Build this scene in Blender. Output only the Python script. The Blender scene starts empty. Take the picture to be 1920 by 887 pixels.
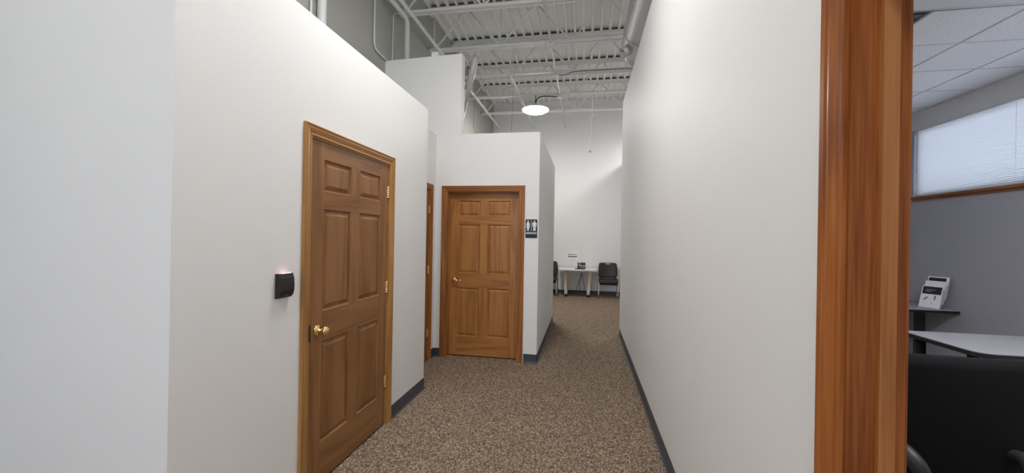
import bpy, bmesh, math, random
from mathutils import Vector, Matrix
random.seed(7)
S = bpy.context.scene
C = S.collection
PI = math.pi

# ------------------------------------------------------------------ camera
FL, YAW, PITCH, ROLL, EYE = 753.865, 0.1785, 0.0017, 0.0169, 1.4874
def cam_axes():
    cy, sy, cp, sp = math.cos(YAW), math.sin(YAW), math.cos(PITCH), math.sin(PITCH)
    cr, sr = math.cos(ROLL), math.sin(ROLL)
    f = Vector((-sy*cp, cy*cp, sp)); r0 = Vector((cy, sy, 0)); u0 = r0.cross(f)
    return r0*cr + u0*sr, u0*cr - r0*sr, f
_r, _u, _f = cam_axes()
cam_data = bpy.data.cameras.new('camera')
cam = bpy.data.objects.new('camera', cam_data)
C.objects.link(cam)
cam_data.sensor_fit = 'HORIZONTAL'; cam_data.sensor_width = 36.0
cam_data.lens = FL/1920*36.0
cam_data.clip_start = 0.02
cam.matrix_world = Matrix(((_r.x, _u.x, -_f.x, 0), (_r.y, _u.y, -_f.y, 0), (_r.z, _u.z, -_f.z, EYE), (0, 0, 0, 1)))
S.camera = cam

# ------------------------------------------------------------------ daylight, lamp strength, exposure
LAMP = 80.0          # emission of the high-bay lenses
SKY = 6.8            # overcast sky seen through the office clerestory and the lobby glazing
world = bpy.data.worlds.new('world'); S.world = world
world.use_nodes = True
bg = world.node_tree.nodes['Background']
bg.inputs[0].default_value = (0.80, 0.85, 1.0, 1); bg.inputs[1].default_value = SKY
S.view_settings.view_transform = 'Standard'
S.view_settings.look = 'None'
S.view_settings.gamma = 1.0
S.view_settings.use_curve_mapping = False
S.view_settings.exposure = 0.0

# ------------------------------------------------------------------ key positions (metres)
XL, XR = -1.522, 0.555            # corridor faces of the left and the right partition
XO = -2.53                        # outer wall on the left
XAL = -1.823                      # recessed wall with the narrow door
YN, YL = 1.254, 3.712             # left partition starts / ends
HL, HR, HT, HW = 2.72, 2.74, 3.72, 3.61
YR, XRR, YRE = 4.734, -0.536, 7.15   # restroom block
YRW = 6.456                       # right partition ends
YB = 10.85                        # back wall
XWIN, ZOC = 4.21, 3.19            # office window wall and office ceiling
YS = -4.5                         # glazed lobby front
ZD, ZB = 5.15, 4.47               # metal deck, joist bottom chords
T = 0.12
TR = 0.103                        # thinner partition along the corridor on the right

# ------------------------------------------------------------------ materials
def newmat(name):
    m = bpy.data.materials.new(name); m.use_nodes = True
    nt = m.node_tree
    return m, nt, nt.nodes['Principled BSDF']
def srgb(r, g, b):
    f = lambda c: ((c/255+0.055)/1.055)**2.4 if c/255 > 0.04045 else c/255/12.92
    return (f(r), f(g), f(b), 1)
def node(nt, t, **kw):
    n = nt.nodes.new(t)
    for k, v in kw.items(): setattr(n, k, v)
    return n
def plain(name, col, rough=0.5, metal=0.0, spec=0.5, bump=0.0, bscale=200.0, vary=0.0):
    m, nt, b = newmat(name)
    b.inputs['Base Color'].default_value = col
    b.inputs['Roughness'].default_value = rough
    b.inputs['Metallic'].default_value = metal
    b.inputs['Specular IOR Level'].default_value = spec
    tc = node(nt, 'ShaderNodeTexCoord')
    if bump:
        nz = node(nt, 'ShaderNodeTexNoise'); nz.inputs['Scale'].default_value = bscale; nz.inputs['Detail'].default_value = 3
        nt.links.new(tc.outputs['Object'], nz.inputs['Vector'])
        bp = node(nt, 'ShaderNodeBump'); bp.inputs['Strength'].default_value = bump; bp.inputs['Distance'].default_value = 0.002
        nt.links.new(nz.outputs['Fac'], bp.inputs['Height']); nt.links.new(bp.outputs['Normal'], b.inputs['Normal'])
    if vary:
        nz = node(nt, 'ShaderNodeTexNoise'); nz.inputs['Scale'].default_value = 2.3; nz.inputs['Detail'].default_value = 4
        nt.links.new(tc.outputs['Object'], nz.inputs['Vector'])
        mp = node(nt, 'ShaderNodeMapRange'); mp.inputs['To Min'].default_value = 1-vary; mp.inputs['To Max'].default_value = 1+vary
        nt.links.new(nz.outputs['Fac'], mp.inputs['Value'])
        mx = node(nt, 'ShaderNodeMix', data_type='RGBA', blend_type='MULTIPLY'); mx.inputs[0].default_value = 1
        mx.inputs[6].default_value = col
        nt.links.new(mp.outputs[0], mx.inputs[7]); nt.links.new(mx.outputs[2], b.inputs['Base Color'])
    return m
def wood(name, dark, mid, light, axis, rough=0.38, rings=11.0, across=5.0, along=0.45, ring_mix=0.52):
    """flat-sawn oak: contour lines of a noise stretched along the grain, plus fine pores"""
    m, nt, b = newmat(name)
    tc = node(nt, 'ShaderNodeTexCoord'); oi = node(nt, 'ShaderNodeObjectInfo')
    off = node(nt, 'ShaderNodeVectorMath', operation='SCALE'); off.inputs[0].default_value = (37.0, 21.0, 53.0)
    nt.links.new(oi.outputs['Random'], off.inputs['Scale'])
    add = node(nt, 'ShaderNodeVectorMath', operation='ADD')
    nt.links.new(tc.outputs['Object'], add.inputs[0]); nt.links.new(off.outputs[0], add.inputs[1])
    def stretched(a, l):
        mp = node(nt, 'ShaderNodeMapping')
        mp.inputs['Scale'].default_value = tuple(l if i == 'xyz'.index(axis) else a for i in range(3))
        nt.links.new(add.outputs[0], mp.inputs['Vector']); return mp
    n1 = node(nt, 'ShaderNodeTexNoise'); n1.inputs['Scale'].default_value = 1.0; n1.inputs['Detail'].default_value = 1.5; n1.inputs['Roughness'].default_value = 0.35
    nt.links.new(stretched(across, along).outputs[0], n1.inputs['Vector'])
    mul = node(nt, 'ShaderNodeMath', operation='MULTIPLY'); mul.inputs[1].default_value = rings
    nt.links.new(n1.outputs['Fac'], mul.inputs[0])
    fr = node(nt, 'ShaderNodeMath', operation='PINGPONG'); fr.inputs[1].default_value = 1.0; nt.links.new(mul.outputs[0], fr.inputs[0])
    n2 = node(nt, 'ShaderNodeTexNoise'); n2.inputs['Scale'].default_value = 1.0; n2.inputs['Detail'].default_value = 4; n2.inputs['Roughness'].default_value = 0.6
    nt.links.new(stretched(150, 4).outputs[0], n2.inputs['Vector'])
    mixf = node(nt, 'ShaderNodeMath', operation='MULTIPLY_ADD'); mixf.inputs[1].default_value = ring_mix
    sub = node(nt, 'ShaderNodeMath', operation='MULTIPLY_ADD'); sub.inputs[1].default_value = 1.5; sub.inputs[2].default_value = -0.55
    nt.links.new(n2.outputs['Fac'], sub.inputs[0])
    nt.links.new(fr.outputs[0], mixf.inputs[0]); nt.links.new(sub.outputs[0], mixf.inputs[2])
    cr = node(nt, 'ShaderNodeValToRGB')
    cr.color_ramp.elements[0].position = 0.05; cr.color_ramp.elements[0].color = light
    cr.color_ramp.elements[1].position = 0.95; cr.color_ramp.elements[1].color = dark
    e = cr.color_ramp.elements.new(0.5); e.color = mid
    nt.links.new(mixf.outputs[0], cr.inputs[0]); nt.links.new(cr.outputs[0], b.inputs['Base Color'])
    b.inputs['Roughness'].default_value = rough; b.inputs['Specular IOR Level'].default_value = 0.4
    bp = node(nt, 'ShaderNodeBump'); bp.inputs['Strength'].default_value = 0.12; bp.inputs['Distance'].default_value = 0.001
    nt.links.new(n2.outputs['Fac'], bp.inputs['Height']); nt.links.new(bp.outputs['Normal'], b.inputs['Normal'])
    return m
def carpet_mat():
    m, nt, b = newmat('loop_pile_carpet')
    tc = node(nt, 'ShaderNodeTexCoord')
    mp = node(nt, 'ShaderNodeMapping'); mp.inputs['Scale'].default_value = (1.5, 0.85, 1.0); mp.inputs['Rotation'].default_value = (0, 0, 0.12)
    nt.links.new(tc.outputs['Object'], mp.inputs['Vector'])
    v = node(nt, 'ShaderNodeTexVoronoi'); v.inputs['Scale'].default_value = 88.0; v.inputs['Randomness'].default_value = 0.75
    nt.links.new(mp.outputs[0], v.inputs['Vector'])
    sep = node(nt, 'ShaderNodeSeparateColor'); nt.links.new(v.outputs['Color'], sep.inputs[0])
    n = node(nt, 'ShaderNodeTexNoise'); n.inputs['Scale'].default_value = 60.0; n.inputs['Detail'].default_value = 3
    nt.links.new(mp.outputs[0], n.inputs['Vector'])
    a = node(nt, 'ShaderNodeMath', operation='MULTIPLY_ADD'); a.inputs[1].default_value = 0.62
    s = node(nt, 'ShaderNodeMath', operation='MULTIPLY'); s.inputs[1].default_value = 0.38
    nt.links.new(n.outputs['Fac'], s.inputs[0]); nt.links.new(sep.outputs[0], a.inputs[0]); nt.links.new(s.outputs[0], a.inputs[2])
    cr = node(nt, 'ShaderNodeValToRGB')
    cr.color_ramp.elements[0].position = 0.12; cr.color_ramp.elements[0].color = srgb(98, 84, 71)
    cr.color_ramp.elements[1].position = 0.9; cr.color_ramp.elements[1].color = srgb(218, 196, 172)
    e = cr.color_ramp.elements.new(0.5); e.color = srgb(160, 139, 119)
    nt.links.new(a.outputs[0], cr.inputs[0])
    gap = node(nt, 'ShaderNodeMapRange'); gap.inputs['From Min'].default_value = 0.25; gap.inputs['From Max'].default_value = 0.75
    gap.inputs['To Min'].default_value = 1.0; gap.inputs['To Max'].default_value = 0.45
    nt.links.new(v.outputs['Distance'], gap.inputs['Value'])
    mx = node(nt, 'ShaderNodeMix', data_type='RGBA', blend_type='MULTIPLY'); mx.inputs[0].default_value = 1
    nt.links.new(cr.outputs[0], mx.inputs[6]); nt.links.new(gap.outputs[0], mx.inputs[7])
    nt.links.new(mx.outputs[2], b.inputs['Base Color'])
    b.inputs['Roughness'].default_value = 0.95; b.inputs['Specular IOR Level'].default_value = 0.1
    inv = node(nt, 'ShaderNodeMath', operation='SUBTRACT'); inv.inputs[0].default_value = 1.0
    nt.links.new(v.outputs['Distance'], inv.inputs[1])
    bp = node(nt, 'ShaderNodeBump'); bp.inputs['Strength'].default_value = 0.8; bp.inputs['Distance'].default_value = 0.006
    nt.links.new(inv.outputs[0], bp.inputs['Height']); nt.links.new(bp.outputs['Normal'], b.inputs['Normal'])
    return m
def emis(name, col, strength):
    m, nt, b = newmat(name)
    b.inputs['Base Color'].default_value = (0.8, 0.8, 0.8, 1)
    b.inputs['Emission Color'].default_value = col; b.inputs['Emission Strength'].default_value = strength
    return m
def glass_mat():
    m, nt, b = newmat('window_glass')
    nt.nodes.remove(b)
    tr = node(nt, 'ShaderNodeBsdfTransparent'); gl = node(nt, 'ShaderNodeBsdfGlossy'); gl.inputs['Roughness'].default_value = 0.02
    fz = node(nt, 'ShaderNodeFresnel'); fz.inputs['IOR'].default_value = 1.45
    tr.inputs[0].default_value = (0.93, 0.96, 0.96, 1)
    mx = node(nt, 'ShaderNodeMixShader')
    nt.links.new(fz.outputs[0], mx.inputs[0]); nt.links.new(tr.outputs[0], mx.inputs[1]); nt.links.new(gl.outputs[0], mx.inputs[2])
    nt.links.new(mx.outputs[0], nt.nodes['Material Output'].inputs['Surface'])
    return m
def slat_mat():
    m, nt, b = newmat('blind_slat')
    b.inputs['Base Color'].default_value = (0.82, 0.83, 0.85, 1); b.inputs['Roughness'].default_value = 0.4
    tl = node(nt, 'ShaderNodeBsdfTranslucent'); tl.inputs[0].default_value = (0.8, 0.84, 0.9, 1)
    mx = node(nt, 'ShaderNodeMixShader'); mx.inputs[0].default_value = 0.07
    nt.links.new(b.outputs[0], mx.inputs[1]); nt.links.new(tl.outputs[0], mx.inputs[2])
    nt.links.new(mx.outputs[0], nt.nodes['Material Output'].inputs['Surface'])
    return m
def tile_mat():
    m, nt, b = newmat('acoustic_tile')
    tc = node(nt, 'ShaderNodeTexCoord')
    mp = node(nt, 'ShaderNodeMapping'); mp.inputs['Scale'].default_value = (1, 1.0, 1); mp.inputs['Rotation'].default_value = (0, 0, 0.5)
    nt.links.new(tc.outputs['Object'], mp.inputs[0])
    n = node(nt, 'ShaderNodeTexNoise'); n.inputs['Scale'].default_value = 85; n.inputs['Detail'].default_value = 6; n.inputs['Roughness'].default_value = 0.7
    nt.links.new(mp.outputs[0], n.inputs['Vector'])
    cr = node(nt, 'ShaderNodeValToRGB')
    cr.color_ramp.elements[0].position = 0.33; cr.color_ramp.elements[0].color = (0.55, 0.55, 0.56, 1)
    cr.color_ramp.elements[1].position = 0.48; cr.color_ramp.elements[1].color = (0.90, 0.895, 0.92, 1)
    nt.links.new(n.outputs['Fac'], cr.inputs[0]); nt.links.new(cr.outputs[0], b.inputs['Base Color'])
    b.inputs['Roughness'].default_value = 0.9
    bp = node(nt, 'ShaderNodeBump'); bp.inputs['Strength'].default_value = 0.4; bp.inputs['Distance'].default_value = 0.003
    nt.links.new(n.outputs['Fac'], bp.inputs['Height']); nt.links.new(bp.outputs['Normal'], b.inputs['Normal'])
    return m

M = {}
M['paint'] = plain('white_wall_paint', (0.82, 0.818, 0.812, 1), 0.58, spec=0.35, bump=0.12, bscale=260, vary=0.015)
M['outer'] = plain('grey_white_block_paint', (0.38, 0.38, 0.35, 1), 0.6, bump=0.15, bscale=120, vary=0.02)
M['office'] = plain('office_wall_dimmed', (0.47, 0.47, 0.51, 1), 0.5, bump=0.12, bscale=260)  # darker than the strip above the window; dimmer light put into the colour
M['carpet'] = carpet_mat()
M['deck'] = plain('painted_metal_deck', (0.88, 0.88, 0.86, 1), 0.55, bump=0.05, bscale=60, vary=0.03)
M['steel'] = plain('painted_joist_steel', (0.82, 0.82, 0.80, 1), 0.5, bump=0.05, bscale=90)
M['pipe'] = plain('painted_pipe', (0.70, 0.70, 0.68, 1), 0.45, bump=0.04, bscale=90)
M['galv'] = plain('galvanised_duct', (0.56, 0.56, 0.55, 1), 0.42, metal=0.15, bump=0.05, bscale=60)
M['base'] = plain('charcoal_vinyl_base', srgb(66, 70, 78), 0.45, bump=0.03)
M['brass'] = plain('polished_brass', (0.90, 0.66, 0.28, 1), 0.16, metal=1.0)
M['dullbrass'] = plain('satin_brass', (0.80, 0.58, 0.27, 1), 0.3, metal=1.0)
M['blackp'] = plain('black_plastic', (0.012, 0.012, 0.013, 1), 0.45, bump=0.05, bscale=300)
M['darkp'] = plain('dark_grey_plastic', (0.022, 0.022, 0.023, 1), 0.5, bump=0.05, bscale=300)
M['greyp'] = plain('grey_plastic', (0.16, 0.16, 0.17, 1), 0.45)
M['blackf'] = plain('black_upholstery', (0.005, 0.005, 0.0055, 1), 0.9, spec=0.25, bump=0.3, bscale=500)
M['chrome'] = plain('chrome_tube', (0.72, 0.72, 0.73, 1), 0.18, metal=1.0)
M['silver'] = plain('silver_label', (0.62, 0.64, 0.68, 1), 0.3, metal=0.6)
M['lam'] = plain('white_laminate', (0.80, 0.79, 0.77, 1), 0.35, bump=0.02)
M['greylam'] = plain('pale_grey_laminate', (0.43, 0.43, 0.45, 1), 0.4, bump=0.1, bscale=400)
M['beech'] = wood('pale_beech', srgb(196, 176, 152), srgb(210, 192, 170), srgb(220, 205, 186), 'z', rings=4)
M['signblk'] = plain('sign_navy_black', srgb(19, 19, 30), 0.5)
M['signwht'] = plain('sign_white', (0.80, 0.81, 0.84, 1), 0.4)
M['paper'] = plain('white_paper', (0.92, 0.91, 0.93, 1), 0.7)
M['ink'] = plain('purple_grey_ink', srgb(104, 92, 112), 0.7)
M['greyink2'] = plain('mid_grey_ink', srgb(146, 134, 146), 0.7)
M['greyink'] = plain('pale_grey_ink', srgb(176, 172, 176), 0.7)
M['darkink'] = plain('dark_ink', srgb(40, 40, 48), 0.6)
M['led'] = emis('red_led', (1.0, 0.10, 0.12, 1), 0.9)
M['lens'] = emis('lamp_lens', (1.0, 0.985, 0.965, 1), LAMP)
M['lens2'] = emis('lamp_lens_bright', (1.0, 0.985, 0.965, 1), LAMP*1.25)
M['glass'] = glass_mat()
M['slat'] = slat_mat()
M['tile'] = tile_mat()
M['grid'] = plain('ceiling_grid', (0.72, 0.72, 0.73, 1), 0.4)
M['cable'] = plain('black_cable', (0.02, 0.02, 0.02, 1), 0.5)
M['switch'] = plain('ivory_switch', (0.72, 0.70, 0.66, 1), 0.4)
M['acrylic'] = plain('clear_acrylic_grey', (0.42, 0.43, 0.46, 1), 0.15)
M['troffer'] = plain('troffer_lens', (0.80, 0.82, 0.86, 1), 0.25)
M['trofferfill'] = emis('added_fill_lens', (0.95, 0.96, 1.0, 1), 40.0)  # glow of an added ceiling light that lifts the office brightness
M['ground'] = plain('pale_concrete', (0.80, 0.80, 0.79, 1), 0.9, vary=0.05)
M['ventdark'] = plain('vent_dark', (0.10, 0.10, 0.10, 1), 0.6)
for ax in 'xyz':
    M['oakA'+ax] = wood('brown_oak_'+ax, srgb(112, 73, 38), srgb(138, 95, 56), srgb(152, 109, 67), ax)                     # the card-reader door
    M['oakB'+ax] = wood('amber_oak_'+ax, srgb(130, 80, 37), srgb(162, 108, 56), srgb(178, 124, 68), ax)                     # restroom door
    M['oakC'+ax] = wood('red_oak_'+ax, srgb(126, 66, 24), srgb(158, 91, 41), srgb(174, 106, 52), ax, rough=0.3, across=7.0, along=1.3, rings=5, ring_mix=0.7)   # office jamb
    M['oakF'+ax] = wood('light_oak_stop_'+ax, srgb(150, 92, 46), srgb(174, 113, 62), srgb(186, 126, 74), ax, rough=0.35)       # office door stop
    M['oakD'+ax] = wood('reddish_oak_casing_'+ax, srgb(122, 74, 36), srgb(154, 98, 52), srgb(172, 116, 66), ax)
    M['oakE'+ax] = wood('golden_oak_casing_'+ax, srgb(138, 94, 48), srgb(166, 120, 68), srgb(180, 134, 82), ax)

# ------------------------------------------------------------------ mesh helpers
class MB:
    def __init__(s): s.v = []; s.f = []; s.sm = []
    def add(s, vs, fs, smooth=False):
        n = len(s.v); s.v += [Vector(p) for p in vs]
        s.f += [tuple(i+n for i in f) for f in fs]; s.sm += [smooth]*len(fs); return s
    def box(s, x0, x1, y0, y1, z0, z1, ch=0.0):
        if ch <= 0:
            vs = [(x, y, z) for z in (z0, z1) for y in (y0, y1) for x in (x0, x1)]
            return s.add(vs, [(0, 2, 3, 1), (4, 5, 7, 6), (0, 1, 5, 4), (2, 6, 7, 3), (0, 4, 6, 2), (1, 3, 7, 5)])
        bm = bmesh.new(); bmesh.ops.create_cube(bm, size=1)
        for v in bm.verts: v.co = Vector(((x0+x1)/2+v.co.x*(x1-x0), (y0+y1)/2+v.co.y*(y1-y0), (z0+z1)/2+v.co.z*(z1-z0)))
        bmesh.ops.bevel(bm, geom=bm.edges[:], offset=ch, segments=2, profile=0.5, affect='EDGES')
        return s.frombm(bm)
    def frombm(s, bm, smooth=False):
        bm.verts.index_update()
        s.add([v.co.copy() for v in bm.verts], [tuple(v.index for v in f.verts) for f in bm.faces], smooth); bm.free(); return s
    def prism(s, pts, axis, a, b, smooth=False):
        """pts: 2-D outline; extruded along axis from a to b. axis x -> pts=(y,z), y -> (x,z), z -> (x,y)"""
        def P(p, t): return {'x': (t, p[0], p[1]), 'y': (p[0], t, p[1]), 'z': (p[0], p[1], t)}[axis]
        n = len(pts)
        vs = [P(p, a) for p in pts]+[P(p, b) for p in pts]
        fs = [(i, (i+1) % n, n+(i+1) % n, n+i) for i in range(n)]
        s.add(vs, fs, smooth); s.add(vs, [tuple(range(n))[::-1], tuple(range(n, 2*n))]); return s
    def tube(s, path, r, n=10, cap=True):
        path = [Vector(p) for p in path]; rs = r if isinstance(r, (list, tuple)) else [r]*len(path)
        rings = []; up = None
        for i, p in enumerate(path):
            t = (path[min(i+1, len(path)-1)]-path[max(i-1, 0)]).normalized()
            if up is None:
                up = t.orthogonal().normalized()
            up = (up - t*up.dot(t)).normalized(); w = t.cross(up)
            rings.append([p+(up*math.cos(2*PI*k/n)+w*math.sin(2*PI*k/n))*rs[i] for k in range(n)])
        vs = [q for ring in rings for q in ring]
        fs = [(i*n+k, i*n+(k+1) % n, (i+1)*n+(k+1) % n, (i+1)*n+k) for i in range(len(path)-1) for k in range(n)]
        s.add(vs, fs, True)
        if cap: s.add(vs, [tuple(range(n))[::-1], tuple(range((len(path)-1)*n, len(path)*n))])
        return s
    def stube(s, path, r, n=10):
        return s.tube(*smooth_path(path, r), n)
    def lathe(s, prof, o, d, n=24, smooth=True):
        """prof: (radius, distance along d from o)"""
        o = Vector(o); d = Vector(d).normalized(); a = d.orthogonal().normalized(); b = d.cross(a)
        vs = []; 
        for r, t in prof: vs += [o+d*t+(a*math.cos(2*PI*k/n)+b*math.sin(2*PI*k/n))*r for k in range(n)]
        m = len(prof)
        s.add(vs, [(i*n+k, i*n+(k+1) % n, (i+1)*n+(k+1) % n, (i+1)*n+k) for i in range(m-1) for k in range(n)], smooth)
        s.add(vs, [tuple(range(n))[::-1], tuple(range((m-1)*n, m*n))]); return s
    def xf(s, mat):
        s.v = [mat @ p for p in s.v]; return s
def smooth_path(pts, rs, k=5):
    """Catmull-Rom through the points (and radii)"""
    P = [Vector(p) for p in pts]; R = list(rs) if isinstance(rs, (list, tuple)) else [rs]*len(P)
    out, ro = [], []
    for i in range(len(P)-1):
        a, b, c, d = P[max(i-1, 0)], P[i], P[i+1], P[min(i+2, len(P)-1)]
        for q in range(k):
            t = q/k
            out.append(0.5*(2*b+(c-a)*t+(2*a-5*b+4*c-d)*t*t+(3*b-a-3*c+d)*t**3)); ro.append(R[i]+(R[i+1]-R[i])*t)
    out.append(P[-1]); ro.append(R[-1])
    return out, ro
ORI = {}
def build(name, mb, mat, parent=None, origin=None, kind=None):
    if origin is None:
        xs = [p.x for p in mb.v]; ys = [p.y for p in mb.v]; zs = [p.z for p in mb.v]
        origin = Vector(((min(xs)+max(xs))/2, (min(ys)+max(ys))/2, min(zs)))
    origin = Vector(origin)
    me = bpy.data.meshes.new(name)
    me.from_pydata([p-origin for p in mb.v], [], mb.f)
    me.polygons.foreach_set('use_smooth', mb.sm)
    bm = bmesh.new(); bm.from_mesh(me); bmesh.ops.remove_doubles(bm, verts=bm.verts[:], dist=1e-6)
    bmesh.ops.recalc_face_normals(bm, faces=bm.faces[:]); bm.to_mesh(me); bm.free()
    me.update()
    me.materials.append(M[mat] if isinstance(mat, str) else mat)
    o = bpy.data.objects.new(name, me); C.objects.link(o)
    if parent is not None:
        o.parent = parent; o.location = origin-ORI[parent]
    else: o.location = origin
    ORI[o] = origin
    if kind: o['kind'] = kind
    return o
def empty(name, loc):
    o = bpy.data.objects.new(name, None); C.objects.link(o); o.location = loc; o.empty_display_size = 0.1
    ORI[o] = Vector(loc); return o
def tag(o, label, cat, group=None, kind=None):
    o['label'] = label; o['category'] = cat
    if group: o['group'] = group
    if kind: o['kind'] = kind
    return o
def copy_tree(o, parent=None):
    c = o.copy(); C.objects.link(c)
    if parent is not None: c.parent = parent
    for ch in list(o.children): copy_tree(ch, c)
    return c
def inst(src, name_from, parent, loc):
    o = bpy.data.objects.new(name_from, src.data); C.objects.link(o); o.parent = parent; o.location = loc; return o
def structure(o, label, cat): return tag(o, label, cat, kind='structure')
def rot(mb, axis, ang, piv):
    piv = Vector(piv)
    return mb.xf(Matrix.Translation(piv) @ Matrix.Rotation(ang, 4, axis) @ Matrix.Translation(-piv))
def rounded(pts, r, seg=5):
    """round the corners of a 2-D outline"""
    out = []; n = len(pts)
    for i in range(n):
        p = Vector(pts[i]); a = Vector(pts[i-1]); b = Vector(pts[(i+1) % n])
        rr = r[i] if isinstance(r, (list, tuple)) else r
        if rr <= 0: out.append(tuple(p)); continue
        da = (a-p).normalized(); db = (b-p).normalized()
        h = da.angle(db)/2; L = min(rr/math.tan(h), (a-p).length*0.49, (b-p).length*0.49)
        p0 = p+da*L; p1 = p+db*L
        for k in range(seg+1):
            t = k/seg; out.append(tuple(p0*(1-t)**2+p*2*t*(1-t)+p1*t**2))
    return out

# ================================================================== THE SETTING
structure(build('floor', MB().box(XO-T, XWIN+T, YS-0.1, YB+T, -0.1, 0), 'carpet', origin=(0, 0, 0)),
          'brown and beige loop pile carpet along the corridor', 'floor')
structure(build('ground', MB().box(-40, 40, -40, 45, -0.35, -0.101), 'ground', origin=(0, 0, -0.2)), 'pale concrete ground outside the building', 'ground')
# --- left partition with the card-reader door
LD0, LD1, DH = 2.012, 2.957, 2.05          # rough opening of the left door
w = MB().box(XL-T, XL, YN+T, LD0, 0, HL).box(XL-T, XL, LD1, YL, 0, HL).box(XL-T, XL, LD0, LD1, DH, HL)
structure(build('wall_left', w, 'paint'), 'white partition wall holding the brown oak door with card reader', 'wall')
structure(build('wall_left_front', MB().box(XO, XL, YN, YN+T, 0, HL), 'paint'), 'bluish daylit white wall face around the corner from the card reader', 'wall')
structure(build('wall_left_return', MB().box(XAL, XL-T, YL-T, YL, 0, HL), 'paint'), 'short end of the left partition beside the alcove', 'wall')
AD0, AD1 = 3.80, 4.56
w = MB().box(XAL-T, XAL, YL-T, AD0, 0, HR-0.002).box(XAL-T, XAL, AD1, YR, 0, HR-0.002).box(XAL-T, XAL, AD0, AD1, DH, HR-0.002)
structure(build('wall_alcove', w, 'paint'), 'grey shaded side wall of the alcove with the narrow oak door', 'wall')
# --- restroom block
RD0, RD1 = -1.682, -0.760
w = MB().box(XAL-T, RD0, YR, YR+T, 0, HR).box(RD1, XRR, YR, YR+T, 0, HR).box(RD0, RD1, YR, YR+T, DH, HR)
structure(build('wall_restroom_front', w, 'paint'), 'white wall around the restroom door with the restroom sign', 'wall')
structure(build('wall_restroom_side', MB().box(XRR-T, XRR, YR+T, YRE, 0, HR), 'paint'), 'grey shaded side wall of the restroom block along the corridor', 'wall')
structure(build('wall_restroom_rear', MB().box(XO, XRR-T, YRE-T, YRE, 0, HR), 'paint'), 'rear wall of the restroom block', 'wall')
structure(build('ceiling_restroom', MB().box(XO, XRR-T, YR+T, YRE-T, HR-0.12, HR-0.01), 'outer'), 'flat lid of the restroom block with loose cables', 'ceiling')
XT = -1.512
w = MB().prism([(XO, HR), (XT, HR), (XT, HT+0.01), (XO, HT-0.02)], 'y', YR, YR+T)
w.box(XO, XAL-T, YR, YR+T, 0, HR)
structure(build('wall_tall', w, 'paint'), 'tall white wall rising above the restroom block', 'wall')
structure(build('trim_1', MB().box(-1.912, -1.824, YR+0.001, YR+0.10, HT-0.012, HT+0.055), 'paint'), 'small white block on top of the tall wall', 'trim')
# --- outer shell
structure(build('wall_outer_left', MB().box(XO-T, XO, YS, YB+T, 0, ZD+0.04), 'outer'), 'grey outer wall high on the left with pipes and conduits', 'wall')
structure(build('wall_back', MB().box(XO, XWIN+T, YB, YB+T, 0, ZD+0.04), 'paint'), 'white back wall behind the small phone table', 'wall')
WY0, WY1 = 1.9, 6.085; WZ0, WZ1 = 2.093, 2.962
w = MB().box(XWIN, XWIN+T, YS, YB, 0, WZ0).box(XWIN, XWIN+T, YS, WY0, WZ0, WZ1).box(XWIN, XWIN+T, WY1, YB, WZ0, WZ1)
structure(build('wall_window', w, 'office'), 'office wall with dim light in its colour under the high window with blinds', 'wall')
structure(build('wall_window_header', MB().box(XWIN, XWIN+T, YS, YB, WZ1, ZD), 'paint'), 'white strip of wall between blinds and office ceiling', 'wall')
# --- right partition and office
OD0, OD1 = 0.045, 0.985
w = MB().box(XR, XR+TR, OD1, YRW, 0, HW).box(XR, XR+TR, OD0, OD1, 2.10, HW).box(XR, XR+TR, YS, OD0, 0, HW)
structure(build('wall_right', w, 'paint'), 'long plain white wall on the right of the corridor', 'wall')
structure(build('wall_office_rear', MB().box(XR+TR, XWIN, YRW-T, YRW, 0, HW), 'office'), 'rear wall of the office', 'wall')
structure(build('wall_office_front', MB().box(XR+TR, XWIN, -0.85, -0.73, 0, HW), 'office'), 'front wall of the office', 'wall')
structure(build('wall_shadow_caster', MB().box(1.17, 1.17+T, 8.2, YB, 0, HW), 'paint'), 'unseen partition added beyond the corridor to shade the back wall', 'wall')  # out of view, added to throw the slanting shadow on the back wall
# --- lobby front with glazing
GX0, GX1, GZ0, GZ1 = -2.25, 0.25, 0.80, 3.0
w = MB().box(XO, XR, YS-0.1, YS, GZ1, ZD).box(XO, XR, YS-0.1, YS, 0, GZ0).box(XO, GX0, YS-0.1, YS, GZ0, GZ1).box(GX1, XR, YS-0.1, YS, GZ0, GZ1)
structure(build('wall_lobby', w, 'outer'), 'lobby front wall around the glazing', 'wall')
win = structure(empty('window_2', ((GX0+GX1)/2, YS-0.05, GZ0)), 'glazed lobby front', 'window')
for i in range(4):
    x = GX0+(GX1-GX0)*i/3
    build('mullion', MB().box(max(GX0, x-0.03), min(GX1, x+0.03), YS-0.08, YS-0.02, GZ0, GZ1), 'greyp', win)
for i in range(3):
    build('pane', MB().box(GX0+(GX1-GX0)*i/3+0.03, GX0+(GX1-GX0)*(i+1)/3-0.03, YS-0.055, YS-0.047, GZ0, GZ1), 'glass', win)
w = MB().box(XR, XWIN, YS-0.1, YS, 0, ZD)
structure(build('wall_street', w, 'outer'), 'street wall beside the lobby glazing', 'wall')

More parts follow.
